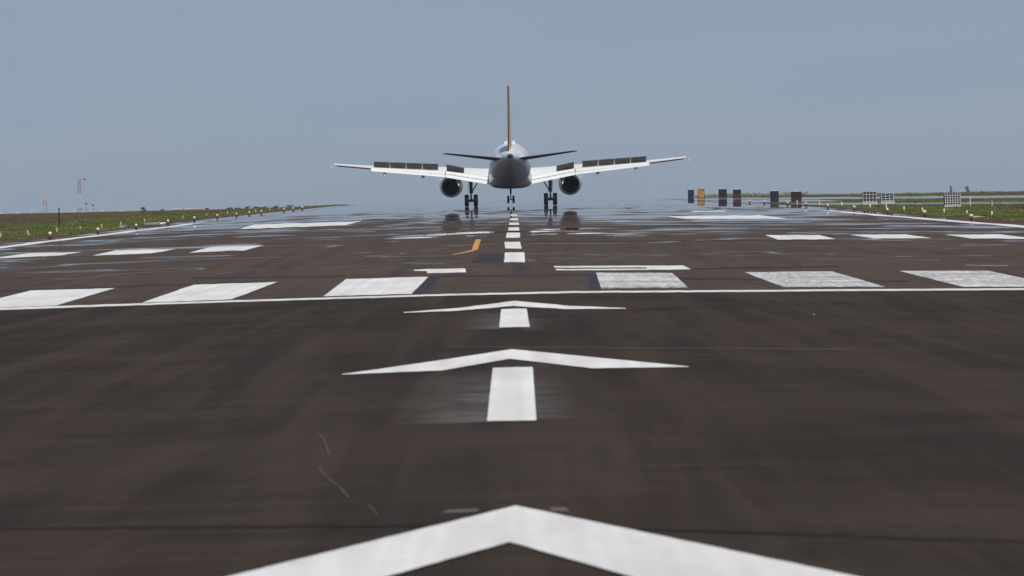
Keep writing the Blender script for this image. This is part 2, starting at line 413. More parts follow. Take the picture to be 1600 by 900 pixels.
def wob(px, py, amp, seed):
    if not amp: return px, py
    n1 = mnoise.noise(Vector((px / 22.0, py / 60.0, seed * 3.7)))
    n2 = mnoise.noise(Vector((px / 8.0, py / 9.0, seed * 1.3 + 40)))
    n3 = mnoise.noise(Vector((px / 60.0, py / 7.0, seed * 2.1 + 80)))
    return px + (n3 * 1.6 + n2 * .5) * amp, py + (n1 * 1.1 + n2 * .5) * amp
def draped(name, quads, mat, amp=0.0, lift=0.012, parent=None, seed=0, far=930.0):
    """quads given by their four corners seen on the ground: bottom left, bottom right, top right, top left"""
    bm = bmesh.new()
    for (bl, br, tr, tl) in quads:
        L = max(abs(br[0] - bl[0]), abs(tr[0] - tl[0])); H = max(abs(tl[1] - bl[1]), abs(tr[1] - br[1]))
        nu = max(2, min(60, int(L / 8))); nv = max(2, min(14, int(H / 2)))
        gr = []
        for j in range(nv + 1):
            v = j / nv; row = []
            for i in range(nu + 1):
                u = i / nu
                px = (bl[0] * (1 - u) + br[0] * u) * (1 - v) + (tl[0] * (1 - u) + tr[0] * u) * v
                py = (bl[1] * (1 - u) + br[1] * u) * (1 - v) + (tl[1] * (1 - u) + tr[1] * u) * v
                px, py = wob(px, py, amp, seed)
                p = gnd(px, py, far); row.append(bm.verts.new((p.x, p.y, p.z + lift)))
            gr.append(row)
        for j in range(nv):
            for i in range(nu):
                bm.faces.new((gr[j][i], gr[j][i + 1], gr[j + 1][i + 1], gr[j + 1][i]))
    bmesh.ops.remove_doubles(bm, verts=bm.verts[:], dist=.002)
    o = link(name, bm, mat, parent)
    return o
def mark(name, quads, mat='paint', amp=0.0, seed=0, label=None):
    o = draped(name, quads, mat, amp, 0.012, runway, seed)
    if label: o['label'] = label
    return o

# dark painted-out areas and tar seams first (lower)
draped('painted_out_band', [((672, 433), (932, 431.5), (932, 428), (676, 430)), ((1000, 428.5), (620, 431), (620, 428.6), (1000, 426.6))][:1], 'blackout', .6, .007, runway, 1)
draped('painted_out_band', [((645, 461), (660, 461), (690, 433), (671, 433))], 'blackout', .4, .007, runway, 2)
draped('painted_out_band', [((922, 452), (940, 452), (930, 426), (918, 426))], 'blackout', .4, .007, runway, 3)
draped('painted_out_patch', [((735, 411), (786, 411), (786, 396), (752, 396))], 'blackout', .5, .007, runway, 4)
draped('tar_seam', [((1080, 422), (1310, 417.5), (1310, 415.3), (1080, 419.4))], 'tar', .5, .007, runway, 5)
draped('tar_seam', [((1060, 437), (1420, 441), (1420, 439.2), (1060, 434))], 'tar', .5, .007, runway, 6)
draped('tar_seam', [((300, 436), (540, 432.5), (540, 431), (300, 434))], 'tar', .4, .007, runway, 7)
draped('tar_seam', [((0, 456), (420, 441), (420, 439.6), (0, 454.4))], 'tar', .6, .007, runway, 8)
draped('tar_seam', [((820, 378.6), (1310, 375.6), (1310, 374.2), (820, 377.2))], 'tar', .6, .007, runway, 9)
draped('tar_seam', [((0, 829), (760, 823), (760, 819), (0, 825))], 'seam', 1.2, .007, runway, 10)
draped('tar_seam', [((1000, 829), (1600, 851), (1600, 845), (1000, 824.5))], 'seam', 1.2, .007, runway, 11)
draped('pale_seam', [((700, 543.5), (1330, 547), (1330, 545.4), (700, 542.2))], 'seam_pale', .4, .007, runway, 12)
draped('pale_seam', [((1430, 586.6), (1600, 588), (1600, 587), (1430, 585.8))], 'seam_pale', .4, .007, runway, 13)
draped('orange_guide_line', [((1190, 443.8), (1300, 441.4), (1300, 440.7), (1190, 443.1))], 'seam_pale', .3, .012, runway, 14)
draped('orange_guide_line', [((1508, 415.4), (1575, 416.4), (1575, 415.6), (1508, 414.7))], 'orange_paint', .3, .012, runway, 15)

# threshold line, following the crown of the pavement
mark('threshold_line', [((-900, 515.2), (-40, 486.6), (-40, 483.2), (-900, 511.4)), ((1640, 453.6), (2500, 447.6), (2500, 444.8), (1640, 450.8)), ((-40, 486.6), (350, 473.3), (350, 470.6), (-40, 483.2)), ((350, 473.3), (700, 462.8), (700, 460.2), (350, 470.6)),
                        ((700, 462.8), (900, 458.6), (900, 455.8), (700, 460.2)), ((900, 458.6), (1640, 453.6), (1640, 450.8), (900, 455.8))], 'paint', .35, 20)
K = 'paint_worn'
mark('threshold_stripe', [((-70, 484), (88, 478), (180, 451), (48, 454.5))], 'paint', .5, 21)
mark('threshold_stripe', [((222, 474), (362, 468.6), (433, 441.5), (303, 445.5))], 'paint', .5, 22)
mark('threshold_stripe', [((505, 463.8), (643, 460), (669, 433), (541, 437))], 'paint', .5, 23)
mark('threshold_stripe', [((940, 451.8), (1076, 450.6), (1050, 427), (931, 426.7))], K, .5, 24)
mark('threshold_stripe', [((1225, 449.4), (1383, 448.8), (1300, 424.6), (1163, 426))], K, .5, 25)
mark('threshold_stripe', [((1505, 449), (1660, 448.4), (1546, 424), (1405, 424))], K, .5, 26)
mark('threshold_stripe', [((-352, 493.5), (-192, 488), (-72, 459), (-205, 463.5))], 'paint', .5, 27)
mark('threshold_stripe', [((1790, 447.6), (1945, 446.8), (1792, 422.6), (1652, 423.4))], K, .5, 28)
# second row
mark('touchdown_bar', [((-20, 405), (85, 400.4), (129, 394), (44, 396.4))], 'paint', .7, 31)
mark('touchdown_bar', [((144, 400), (236, 396.4), (275, 389.2), (181, 391.7))], 'paint', .7, 32)
mark('touchdown_bar', [((295, 395), (382, 391.5), (412, 384), (328, 386.3))], 'paint', .7, 33)
mark('touchdown_bar', [((1216, 375), (1306, 374), (1280, 367.6), (1195, 367.8))], 'paint', .5, 34)
mark('touchdown_bar', [((1365, 373), (1457, 372.6), (1415, 366.6), (1328, 367))], 'paint', .5, 35)
mark('touchdown_bar', [((1518, 373), (1625, 373.6), (1562, 366.6), (1475, 367))], 'paint', .5, 36)
mark('aiming_point_bar', [((374, 358.4), (538, 352.2), (566, 346), (398, 351))], 'paint', .9, 37)
mark('aiming_point_bar', [((1075, 342.6), (1232, 342), (1185, 336.6), (1041, 338.4))], 'paint', .8, 38)
mark('touchdown_bar', [((566, 332.4), (628, 331), (628, 329.4), (566, 331))], 'paint', .4, 39)
mark('touchdown_bar', [((1084, 331.6), (1136, 331), (1130, 329.4), (1080, 330))], 'paint', .4, 40)
# centre line
for i, q in enumerate([((788, 410.5), (820, 410.5), (820, 395), (789, 395.5)), ((789, 388.6), (815, 389), (813, 378), (788.5, 378.5)),
                       ((791, 372), (813, 371.6), (812, 363.4), (791.5, 364)), ((793, 360.6), (811, 360.6), (810, 355.2), (794, 355.4)),
                       ((795, 352), (811, 352), (810, 348.5), (796, 348.5)), ((797, 344), (810, 344), (809, 341), (797, 341)),
                       ((798, 338), (808, 338), (808, 335.6), (798, 335.6))]):
    mark('centreline_dash', [q], 'paint', .7, 50 + i)
# odd patches of white and the orange taxi lead line
mark('white_patch', [((648, 424), (667, 424.2), (667, 421), (646, 422.4)), ((667, 427.6), (728, 426.2), (727, 420), (667, 421))], 'paint', .4, 60)
mark('white_bar', [((867, 419), (1010, 418.4), (1010, 415.5), (865, 416.5)), ((869, 423.2), (1010, 422.4), (1010, 420.3), (868, 421)),
                   ((1010, 422.4), (1080, 421.6), (1067, 415.4), (1010, 415.5))], 'paint', .3, 61)
mark('orange_lead_line', [((737, 391.4), (746, 391), (752, 375), (744, 374.4))], 'orange_paint', .5, 62)
mark('orange_lead_line', [((720, 397.0), (744, 391.8), (737, 391.2), (717, 396.2)), ((706, 398.9), (720, 397.0), (717, 396.2), (707, 398.2))], 'orange_paint', .2, 63)
# displaced threshold arrows: head of two arms, and shaft
def arms(l):
    return [l]
mark('arrow_head', [((600 / 1, 484.0 + 100), (690, 580.5), (690, 564.0), (600, 577)), ((534, 587), (600, 584), (600, 577), (534, 586.3)),
                    ((690, 580.5), (797, 562), (800, 547), (690, 564)),
                    ((797, 562), (925, 577), (915, 558.5), (800, 547)), ((925, 577), (1076, 575), (1076, 574.2), (915, 558.5))], 'paint', .2, 70)
mark('arrow_shaft', [((761, 660), (838, 659), (832.5, 575), (770, 576))], 'paint', .3, 71)
mark('arrow_head', [((630, 489.8), (720, 486.3), (720, 482.0), (630, 488.8)), ((720, 486.3), (802, 479), (805, 470.8), (720, 482)),
                    ((802, 479), (885, 484), (885, 478.5), (805, 470.8)), ((885, 484), (978, 483.4), (978, 482.4), (885, 478.5))], 'paint', .4, 72)
mark('arrow_shaft', [((780, 513), (828, 512), (823, 483), (783, 484))], 'paint', .3, 73)
mark('arrow_head', [((620, 900), (797, 850), (806, 793), (375, 900)), ((797, 850), (970, 900), (1318, 900), (806, 793)),
                    ((470, 945), (620, 900), (375, 900), (205, 945)), ((970, 900), (1125, 945), (1530, 945), (1318, 900))], 'paint', .5, 74)
# edge lines in real metres
def strip(name, x0, x1, y0, y1, mat, dy=4, lift=.012, parent=None, nx=2, wobx=.35):
    bm = bmesh.new(); rows = []
    y = y0
    while y <= y1:
        wv = wobx * mnoise.noise(Vector((x0, y / 14.0, 1)))
        rows.append([bm.verts.new((x0 + (x1 - x0) * i / nx + wv, y, G(x0 + (x1 - x0) * i / nx + wv, y) + lift)) for i in range(nx + 1)]); y += dy
    for a, b in zip(rows, rows[1:]):
        for i in range(nx): bm.faces.new((a[i], a[i + 1], b[i + 1], b[i]))
    return link(name, bm, mat, parent)
strip('edge_line', -22.5, -21.6, 112, 900, 'paint', parent=runway)
strip('edge_line', 21.6, 22.5, 112, 900, 'paint', parent=runway)
# faint pale scuffs beside the shafts and the pale crack on the left
for i, q in enumerate([((660, 657), (758, 659), (765, 610), (690, 600)), ((842, 657), (860, 657), (856, 612), (840, 608)), ((700, 512), (779, 512), (782, 494), (740, 492))][:0]):
    draped('scuff', [q], 'dust', 1.5, .007, runway, 80 + i)
def crack(pts, wpx, seed):
    qs = []
    for (a, b) in zip(pts, pts[1:]):
        qs.append(((b[0] - wpx, b[1]), (b[0] + wpx, b[1]), (a[0] + wpx, a[1]), (a[0] - wpx, a[1])))
    draped('pale_crack', qs, 'dust', .5, .008, runway, seed)
crack([(494, 676), (504, 684), (511, 700), (514, 712)], .8, 90)
crack([(499, 732), (508, 745), (530, 762), (545, 780)], 1.0, 91)
crack([(575, 790), (590, 806)], 1.0, 92)
draped('pale_scuff', [((690, 804), (746, 801), (748, 796.5), (700, 799))], 'dust', .5, .008, runway, 93)
draped('pale_scuff', [((862, 800), (890, 802), (884, 795), (858, 795))], 'dust', .5, .008, runway, 94)

# parallel taxiways on the right and an added reflecting sheet that carries the mirage at the far end
TAXI = [[(1240, 318.2, 321.2), (1660, 315.6, 319.2)], [(1090, 310.2, 313.2), (1660, 305.2, 309.6)]]
for k, ((xa, ya, yb), (xb, yc, yd)) in enumerate(TAXI):
    tx = draped('taxiway', [((xa, yb), (xb, yd), (xb, yc), (xa, ya))], 'taxiway', .8, .05, None, 100 + k); tag(tx, kind='structure')
def on_taxiway(x, y, z):
    q = CAM_M.inverted() @ Vector((x, y, z)); px = 800 + F * q.x / -q.z; py = 450 - F * q.y / -q.z
    for (xa, ya, yb), (xb, yc, yd) in TAXI:
        u = (px - xa) / (xb - xa)
        if -.01 < u < 1.01 and ya + (yc - ya) * u - .3 < py < yb + (yd - yb) * u + 1.3: return True
    return False
ap = strip('added_mirage_strip', 22, 33, 560, 900, 'asphalt', parent=None, nx=8, lift=.03, wobx=0); tag(ap, kind='structure')  # added reflecting sheet for the mirage around the boards

# ------------------------------------------------------------------ airliner
AD = 545.0
base = at(798.5, 322, AD)
base.z = G(base.x + 3.8, AD) + .01
plane = empty('airliner', base, 'white twin-engine airliner seen from behind with raised grey spoilers and golden tail fin', 'airplane')
plane.rotation_euler = (R(1.1), 0, 0)

bm = bmesh.new()
FS = [(17.75, 3.50, .03, .03), (17.5, 3.50, .38, .36), (17.0, 3.52, .72, .68), (16.2, 3.60, 1.12, 1.08), (15.2, 3.70, 1.48, 1.45), (14, 3.82, 1.76, 1.76), (12.7, 3.90, 1.93, 1.98), (11.2, 3.93, 1.975, 2.07),
      (5, 3.93, 1.975, 2.07), (0, 3.93, 1.975, 2.07), (-5.5, 3.93, 1.975, 2.07), (-7.5, 3.96, 1.96, 2.03), (-9.5, 4.07, 1.88, 1.90), (-11.5, 4.23, 1.73, 1.70), (-13.5, 4.42, 1.50, 1.45),
      (-15.5, 4.60, 1.17, 1.14), (-17.2, 4.73, .84, .84), (-18.6, 4.81, .55, .56), (-19.5, 4.86, .36, .37)]
rings(bm, [ell(y, 0, cz, rx, rz) for y, cz, rx, rz in FS])
fus = link('fuselage', bm, 'white_gloss', plane, True)
# grey belly as a second material on the lower faces
fus.data.materials.append(M['belly_grey'])
for p in fus.data.polygons:
    c = p.center
    if c.y < -5.5 and c.z < 4.55 - max(0, (-c.y - 12)) * -.045 - .62 * min(1, max(0, (c.y + 14) / 8)): p.material_index = 1
    elif c.y >= -5.5 and c.z < 2.6: p.material_index = 1
bm = bmesh.new()
rings(bm, [ell(-19.45, 0, 4.86, .36, .36, 28), ell(-19.85, 0, 4.87, .33, .33, 28), ell(-19.95, 0, 4.87, .30, .30, 28), ell(-19.95, 0, 4.87, .17, .17, 28), ell(-19.7, 0, 4.87, .15, .15, 28)], False, True)
link('exhaust_ring', bm, 'nozzle_metal', fus, True)
bm = bmesh.new(); rings(bm, [ell(-19.82, 0, 4.87, .155, .155, 20), ell(-19.72, 0, 4.87, .14, .14, 20)]); link('exhaust_hole', bm, 'nozzle_dark', fus)
bm = bmesh.new()
rings(bm, [ell(7.5, 0, 2.9, 1.2, .8, 40, 2.4), ell(6, 0, 2.72, 1.85, .95, 40, 2.8), ell(3, 0, 2.65, 2.08, .98, 40, 3.2), ell(-1, 0, 2.65, 2.08, .98, 40, 3.2), ell(-3.0, 0, 2.68, 2.0, .95, 40, 3.0),
           ell(-5.2, 0, 2.80, 1.7, .85, 40, 2.6), ell(-7, 0, 3.0, 1.2, .7, 40, 2.2)])
bf = link('belly_fairing', bm, 'white_gloss', plane, True)
bf.data.materials.append(M['belly_grey'])
for p in bf.data.polygons:
    if p.center.z < 2.15: p.material_index = 1
bm = bmesh.new()
rings(bm, [ell(1.5, 0, 5.98, .1, .05, 20), ell(1.0, 0, 6.0, .45, .16, 20, 3), ell(0, 0, 6.02, .58, .24, 20, 3.5), ell(-1.6, 0, 6.02, .58, .24, 20, 3.5), ell(-1.9, 0, 6.02, .55, .20, 20, 3)])
link('radome', bm, 'flap_white', plane, True)
bm = bmesh.new(); box(bm, -.02, .02, -8.2, -7.8, 5.9, 6.2); link('blade_antenna', bm, 'flap_white', plane)
# fin and rudder
bm = bmesh.new()
def vsec(z, yl, yt, half, dx=0.0, n=10):
    pts = []
    for k in range(n + 1):
        c = 1 - k / n; c = c ** 1.3; t = half * min(1, 3.2 * (math.sqrt(c) - c) + .0) if c < 1 else .0
        t = half * (2.6 * 1.2 * (math.sqrt(c) - c)); t = min(half, max(t, 0))
        if c > .5: t = half * (1 - (c - .5) * 1.0)
        if c == 0: t = 0
        pts.append((t + dx * 0, yl + (yt - yl) * c, z))
    q = [(-x, y, zz) for x, y, zz in pts[::-1]][1:]
    return pts + q
rings(bm, [vsec(5.45, -9.8, -16.0, .24), vsec(6.3, -11.6, -16.5, .22), vsec(11.55, -16.2, -18.3, .13), vsec(11.68, -16.6, -18.3, .06)])
fin = link('tail_fin', bm, 'white_gloss', plane, True)
bm = bmesh.new()
th = R(4.2)
def rsec(z, y0, y1, h0):
    L = y0 - y1; dx = -math.sin(th) * L; e = .035
    return [(h0, y0, z), (dx + e, y1, z), (dx - e, y1, z), (-h0, y0, z)]
rings(bm, [rsec(5.42, -16.03, -17.95, .115), rsec(6.3, -16.53, -18.3, .10), rsec(11.5, -18.33, -19.25, .055)])
rud = link('rudder', bm, 'gold', fin, False)
bm = bmesh.new()
def esec(z, y0, y1):
    L = y0 - y1; dx = -math.sin(th) * L
    return [(dx + .042, y1 + .02, z), (dx + .042, y1 - .012, z), (dx - .042, y1 - .012, z), (dx - .042, y1 + .02, z)]
rings(bm, [esec(5.43, -16.03, -17.95), esec(6.3, -16.53, -18.3), esec(11.49, -18.33, -19.25)])
link('rudder_edge', bm, 'frame_black', rud)

# tailplanes
for s in (-1, 1):
    bm = bmesh.new()
    def hs_(x, yl, yt, z, up, lo, inc):
        dz = math.sin(inc) * (yl - yt)
        return [(s * a, b, c) for a, b, c in foil(x, yl, z - dz, yt, z, up, lo)]
    rings(bm, [hs_(.75, -12.9, -17.0, 4.78, .14, .16, R(3.2)), hs_(6.15, -16.6, -18.0, 5.38, .06, .07, R(3.2)), hs_(6.23, -17.0, -17.9, 5.40, .02, .02, R(3))])
    hp = link('tailplane', bm, 'white_gloss', plane, True)
    hp.data.materials.append(M['under_shade'])  # down-facing faces coloured near black as their shade
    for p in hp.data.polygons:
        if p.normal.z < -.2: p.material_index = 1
    bm = bmesh.new()
    rings(bm, [[(s * .95, -17.0, 4.84), (s * .95, -17.35, 4.80), (s * .95, -17.35, 4.765), (s * .95, -17.0, 4.70)],
               [(s * 5.9, -17.95, 5.375), (s * 5.9, -18.2, 5.365), (s * 5.9, -18.2, 5.345), (s * 5.9, -17.95, 5.31)]])
    link('elevator', bm, 'under_shade', hp)  # whole elevator takes the painted shade colour

# wings
for s in (-1, 1):
    bm = bmesh.new()
    def ws(x, yl, zl, yt, zt, up, lo): return [(s * a, b, c) for a, b, c in foil(x, yl, zl, yt, zt, up, lo)]
    rings(bm, [ws(1.4, 6.2, 2.80, -.3, 2.74, .74, .22), ws(3.2, 5.2, 3.02, -.35, 2.98, .60, .22), ws(6.2, 3.6, 3.40, -.5, 3.42, .42, .20), ws(9.6, 1.85, 3.68, -1.35, 3.68, .28, .14),
               ws(13.2, -.05, 3.96, -2.3, 3.94, .17, .10), ws(16.8, -1.9, 4.36, -3.35, 4.34, .08, .06)])
    wing = link('wing', bm, 'flap_white', plane, True)
    wing.data.materials.append(M['under_shade'])  # shade under the wing painted onto its lower faces
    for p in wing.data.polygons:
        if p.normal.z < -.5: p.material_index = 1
    # flaps: two elements each
    def flap(x0, x1, y0, zt0, zb0, y1, zt1, zb1, name='flap'):
        bm = bmesh.new()
        for (a, b) in ((0.0, .43), (.53, 1.0)):
            rs = []
            for x, y, zt, zb in ((x0, y0, zt0, zb0), (x1, y1, zt1, zb1)):
                d = zt - zb; run = d * 1.35
                pa = (y - run * a, zt - d * a); pb = (y - run * b, zt - d * b)
                rs.append([(s * q[0], q[1], q[2]) for q in foil(x, pa[0], pa[1], pb[0], pb[1], .05, .05, 6)])
            rings(bm, rs)
        # dark strip that paints shade into the slot between the two elements
        rs = []
        for x, y, zt, zb in ((x0, y0, zt0, zb0), (x1, y1, zt1, zb1)):
            d = zt - zb; run = d * 1.35
            rs.append([(s * x, y - run * a + .05, zt - d * a) for a in (.38, .58)] + [(s * x, y - run * a + .10, zt - d * a) for a in (.58, .38)])
        n0 = len(bm.faces); rings(bm, rs); bm.faces.ensure_lookup_table()
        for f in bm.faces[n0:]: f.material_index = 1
        o = link(name, bm, 'flap_white', wing, False); o.data.materials.append(M['under_shade']); return o
    flap(2.03, 6.17, -.42, 2.78, 2.10, -.62, 3.46, 2.88)
    flap(6.25, 13.25, -.62, 3.40, 2.90, -2.38, 3.92, 3.64)
    # dark end plates
    # aileron, raised a little
    bm = bmesh.new()
    rings(bm, [[(s * 13.35, -2.35, 3.80), (s * 13.35, -2.90, 3.92), (s * 13.35, -2.90, 3.96), (s * 13.35, -2.25, 4.02)],
               [(s * 16.5, -3.33, 4.16), (s * 16.5, -3.75, 4.28), (s * 16.5, -3.75, 4.31), (s * 16.5, -3.3, 4.38)]])
    ail = link('aileron', bm, 'flap_white', wing); ail.data.materials.append(M['under_shade'])  # lower side gets the painted shade too
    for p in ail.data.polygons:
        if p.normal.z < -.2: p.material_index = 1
    # spoilers
    def spoiler(x0, x1, y0, b0, t0, y1, b1, t1):
        bm = bmesh.new(); rs = []
        for x, y, b, t in ((x0, y0, b0, t0), (x1, y1, b1, t1)):
            d = t - b
            rs.append([(s * x, y, b), (s * x, y - d * .95, t), (s * x, y - d * .95 + .03, t + .02), (s * x, y + .06, b + .03)])
        rings(bm, rs)
        # actuator bracket in the middle
        xm, ym, bmid = (x0 + x1) / 2, (y0 + y1) / 2, (b0 + b1) / 2
        box(bm, s * xm - .08, s * xm + .08, ym - .22, ym - .02, bmid - .03, bmid + .10)
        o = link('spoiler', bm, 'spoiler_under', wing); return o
    L = lambda a, b, u: a + (b - a) * u
    n = 4
    for k in range(n):
        u0, u1 = k / n, (k + 1) / n - .008
        spoiler(L(6.9, 13.05, u0), L(6.9, 13.05, u1), L(-.15, -1.75, u0), L(3.60, 4.02, u0), L(4.16, 4.52, u0), L(-.15, -1.75, u1), L(3.60, 4.02, u1), L(4.16, 4.52, u1))
    spoiler(4.42, 6.1, .02, 3.24, 3.74, -.10, 3.50, 4.10)
    # flap track fairings
    for (x, y0, y1, zt, zb, r) in ((4.97, 2.6, -1.4, 2.72, 2.02, .22), (8.37, 1.6, -1.7, 3.12, 2.78, .17), (12.0, .4, -2.6, 3.52, 3.10, .15)):
        bm = bmesh.new()
        rings(bm, [ell(y0, s * x, zt + .05, .03, .03, 16), ell(L(y0, y1, .25), s * x, zt, r * .8, r * .9, 16), ell(L(y0, y1, .55), s * x, L(zt, zb, .15), r * 1.05, r * 1.5, 16),
                   ell(L(y0, y1, .78), s * x, L(zt, zb, .5), r * .75, r * 1.1, 16), ell(y1 - .1, s * x, zb + .02, .03, .04, 16)])
        link('flap_fairing', bm, 'flap_white', wing, True)
    # wing tip fence
    bm = bmesh.new()
    rings(bm, [[(s * 16.98 + dx, y, z) for y, z in ((-2.0, 4.36), (-2.9, 4.82), (-3.5, 4.78), (-3.4, 4.36), (-3.5, 3.98), (-2.9, 4.0))] for dx in (-.025, .025)])
    link('wingtip_fence', bm, 'flap_white', wing)
    # small access marks on the upper inner wing
    bm = bmesh.new()
    for a, b in ((2.6, .75), (2.6, .45), (2.6, .15), (3.55, .45)):
        zz = 3.02
    bm.free()
    # engine
    eng_x = s * 5.75; ez = 1.92
    bm = bmesh.new()
    prof_o = [(7.0, .86), (7.12, .92), (7.15, 1.0), (7.0, 1.06), (6.3, 1.13), (5.2, 1.13), (4.2, 1.08), (3.2, .98), (2.3, .88), (2.05, .86)]
    inner = [(2.05, .83), (2.6, .80), (3.6, .78), (3.7, .02)]
    rings(bm, [ell(y, eng_x, ez + .05 * max(0, (y - 3)) / 4, r, r * .99, 40) for y, r in prof_o + inner[:1]], False, False)
    nac = link('engine', bm, 'white_gloss', plane, True)
    bm = bmesh.new()
    rings(bm, [ell(y, eng_x, ez, r, r * .99, 40) for y, r in inner], False, True)
    link('exhaust_duct', bm, 'nozzle_dark', nac, True)
    bm = bmesh.new()
    rings(bm, [ell(2.35, eng_x, ez, .885, .88, 40), ell(2.03, eng_x, ez, .868, .862, 40), ell(2.03, eng_x, ez, .835, .83, 40)], False, False)
    link('nozzle_lip', bm, 'nozzle_metal', nac, True)
    bm = bmesh.new()
    rings(bm, [ell(3.4, eng_x, ez, .34, .34, 20), ell(2.7, eng_x, ez, .22, .22, 20), ell(2.1, eng_x, ez, .03, .03, 20)])
    link('exhaust_cone', bm, 'nozzle_dark', nac, True)
    bm = bmesh.new()
    rings(bm, [ell(6.55, eng_x, ez + .05, .8, .8, 30), ell(6.6, eng_x, ez + .05, .3, .3, 30), ell(7.0, eng_x, ez + .05, .02, .02, 30)])
    link('intake_fan', bm, 'nozzle_dark', nac, True)
    bm = bmesh.new()
    rings(bm, [[(eng_x - .16, 6.0, 2.7), (eng_x + .16, 6.0, 2.7), (eng_x + .12, 6.0, 3.1), (eng_x - .12, 6.0, 3.1)],
               [(eng_x - .2, 3.4, 2.5), (eng_x + .2, 3.4, 2.5), (eng_x + .15, 3.4, 3.5), (eng_x - .15, 3.4, 3.5)],
               [(eng_x - .05, .6, 2.95), (eng_x + .05, .6, 2.95), (eng_x + .05, .6, 3.3), (eng_x - .05, .6, 3.3)]])
    link('pylon', bm, 'white_gloss', nac)
    bm = bmesh.new()
    rings(bm, [[(eng_x + s * q, yy, zz) for q, zz in ((.90, 2.45), (1.30, 2.72), (1.31, 2.74), (.90, 2.52))] for yy in (5.8, 5.0)])
    link('nacelle_strake', bm, 'flap_white', nac)
    # main gear
    gx = s * 3.795
    bm = bmesh.new()
    tube(bm, [(gx, 0, 1.35), (gx, 0, 3.0)], [.15, .17], 16); tube(bm, [(gx, 0, 1.28), (gx, 0, 1.38)], [.18, .18], 16)
    gear = link('main_gear', bm, 'steel', plane, True)
    bm = bmesh.new(); tube(bm, [(gx, 0, .585), (gx, 0, 1.36)], .085, 14); link('oleo', bm, 'chrome', gear, True)
    bm = bmesh.new(); tube(bm, [(gx - .62, 0, .585), (gx + .62, 0, .585)], .075, 12); tube(bm, [(gx - .2, 0, .585), (gx + .2, 0, .585)], .14, 12); link('axle', bm, 'steel', gear, True)
    bm = bmesh.new(); tube(bm, [(gx - s * .1, 0, 1.45), (gx - s * .72, 0, 2.45)], .06, 10); box(bm, gx - s * .1 - .1, gx - s * .1 + .1, -.1, .1, 1.36, 1.56); link('side_brace', bm, 'steel', gear, True)
    bm = bmesh.new(); tube(bm, [(gx, -.13, 1.3), (gx, -.38, 1.0)], .035, 8); tube(bm, [(gx, -.38, 1.0), (gx, -.1, .68)], .035, 8); link('torque_link', bm, 'steel', gear, True)
    bm = bmesh.new(); box(bm, gx + s * .20, gx + s * .24, -.35, .45, 1.5, 2.6); link('gear_door', bm, 'flap_white', gear)
    def wheel(cx, cy, rad, wid, par):
        bm = bmesh.new()
        pr = [(-.5, .55), (-.5, .80), (-.44, .93), (-.30, .985), (-.1, 1.0), (.1, 1.0), (.30, .985), (.44, .93), (.5, .80), (.5, .55)]
        rs = [[(cx + a * wid, cy + rad * r_ * math.cos(2 * math.pi * k / 36), rad + rad * r_ * math.sin(2 * math.pi * k / 36)) for k in range(36)] for a, r_ in pr]
        rings(bm, rs, False, False)
        t = link('wheel', bm, 'black_rubber', par, True)
        bm = bmesh.new()
        rs = [[(cx + a * wid, cy + rad * r_ * math.cos(2 * math.pi * k / 24), rad + rad * r_ * math.sin(2 * math.pi * k / 24)) for k in range(24)] for a, r_ in ((-.46, .56), (-.36, .3), (-.36, .1), (.36, .1), (.36, .3), (.46, .56))]
        rings(bm, rs); link('rim', bm, 'hub', t, True) if False else link('rim', bm, 'hub', par, True)
    wheel(gx - .43, 0, .585, .41, gear); wheel(gx + .43, 0, .585, .41, gear)

# nose gear
bm = bmesh.new(); tube(bm, [(0, 12.64, .95), (0, 12.3, 2.3)], [.09, .11], 14)
ng = link('nose_gear', bm, 'steel', plane, True)
bm = bmesh.new(); tube(bm, [(-.32, 12.7, .36), (.32, 12.7, .36)], .05, 10); tube(bm, [(0, 12.68, .36), (0, 12.62, 1.0)], .055, 12); link('axle', bm, 'chrome', ng, True)
wheel(-.26, 12.7, .38, .22, ng); wheel(.26, 12.7, .38, .22, ng)
bm = bmesh.new(); tube(bm, [(0, 12.6, 1.2), (0, 11.2, 2.2)], .045, 8); link('drag_brace', bm, 'steel', ng, True)
for s in (-1, 1):
    bm = bmesh.new(); box(bm, s * .30 - .015, s * .30 + .015, 11.7, 13.0, 1.35, 2.0); link('gear_door', bm, 'flap_white', ng)
for s in (-1, 1):
    bm = bmesh.new(); tube(bm, [(s * .17, 12.45, 1.55), (s * .17, 12.60, 1.55)], .09, 12); link('taxi_light', bm, 'steel', ng, True)

# ------------------------------------------------------------------ runway edge lights and marker posts
ORD = ['first', 'second', 'third', 'fourth', 'fifth', 'sixth', 'seventh', 'eighth', 'ninth', 'tenth', 'eleventh', 'twelfth', 'thirteenth', 'fourteenth', 'fifteenth', 'sixteenth', 'seventeenth', 'eighteenth']
def light_proto():
    o = empty('runway_edge_light', (0, 0, 0), 'x', 'runway light', 'lights along the runway edge')
    bm = bmesh.new(); tube(bm, [(0, 0, -.02), (0, 0, .03)], .12, 14); tube(bm, [(0, 0, .03), (0, 0, .12)], .035, 10); link('stem', bm, 'frame_black', o, True)
    bm = bmesh.new(); tube(bm, [(0, 0, .11), (0, 0, .14), (0, 0, .24), (0, 0, .255)], [.06, .11, .115, .09], 18); link('housing', bm, 'orange', o, True)
    bm = bmesh.new(); tube(bm, [(0, 0, .25), (0, 0, .30), (0, 0, .345), (0, 0, .37), (0, 0, .375)], [.085, .095, .075, .04, .01], 18); link('globe', bm, 'lamp_white', o, True)
    return o
lp = light_proto(); first = True
LL = [80, 155, 215, 265, 306, 342, 372, 392, 411, 446, 461, 475]
RL = [1520, 1447, 1389, 1337, 1296, 1262, 1233, 1197, 1174]
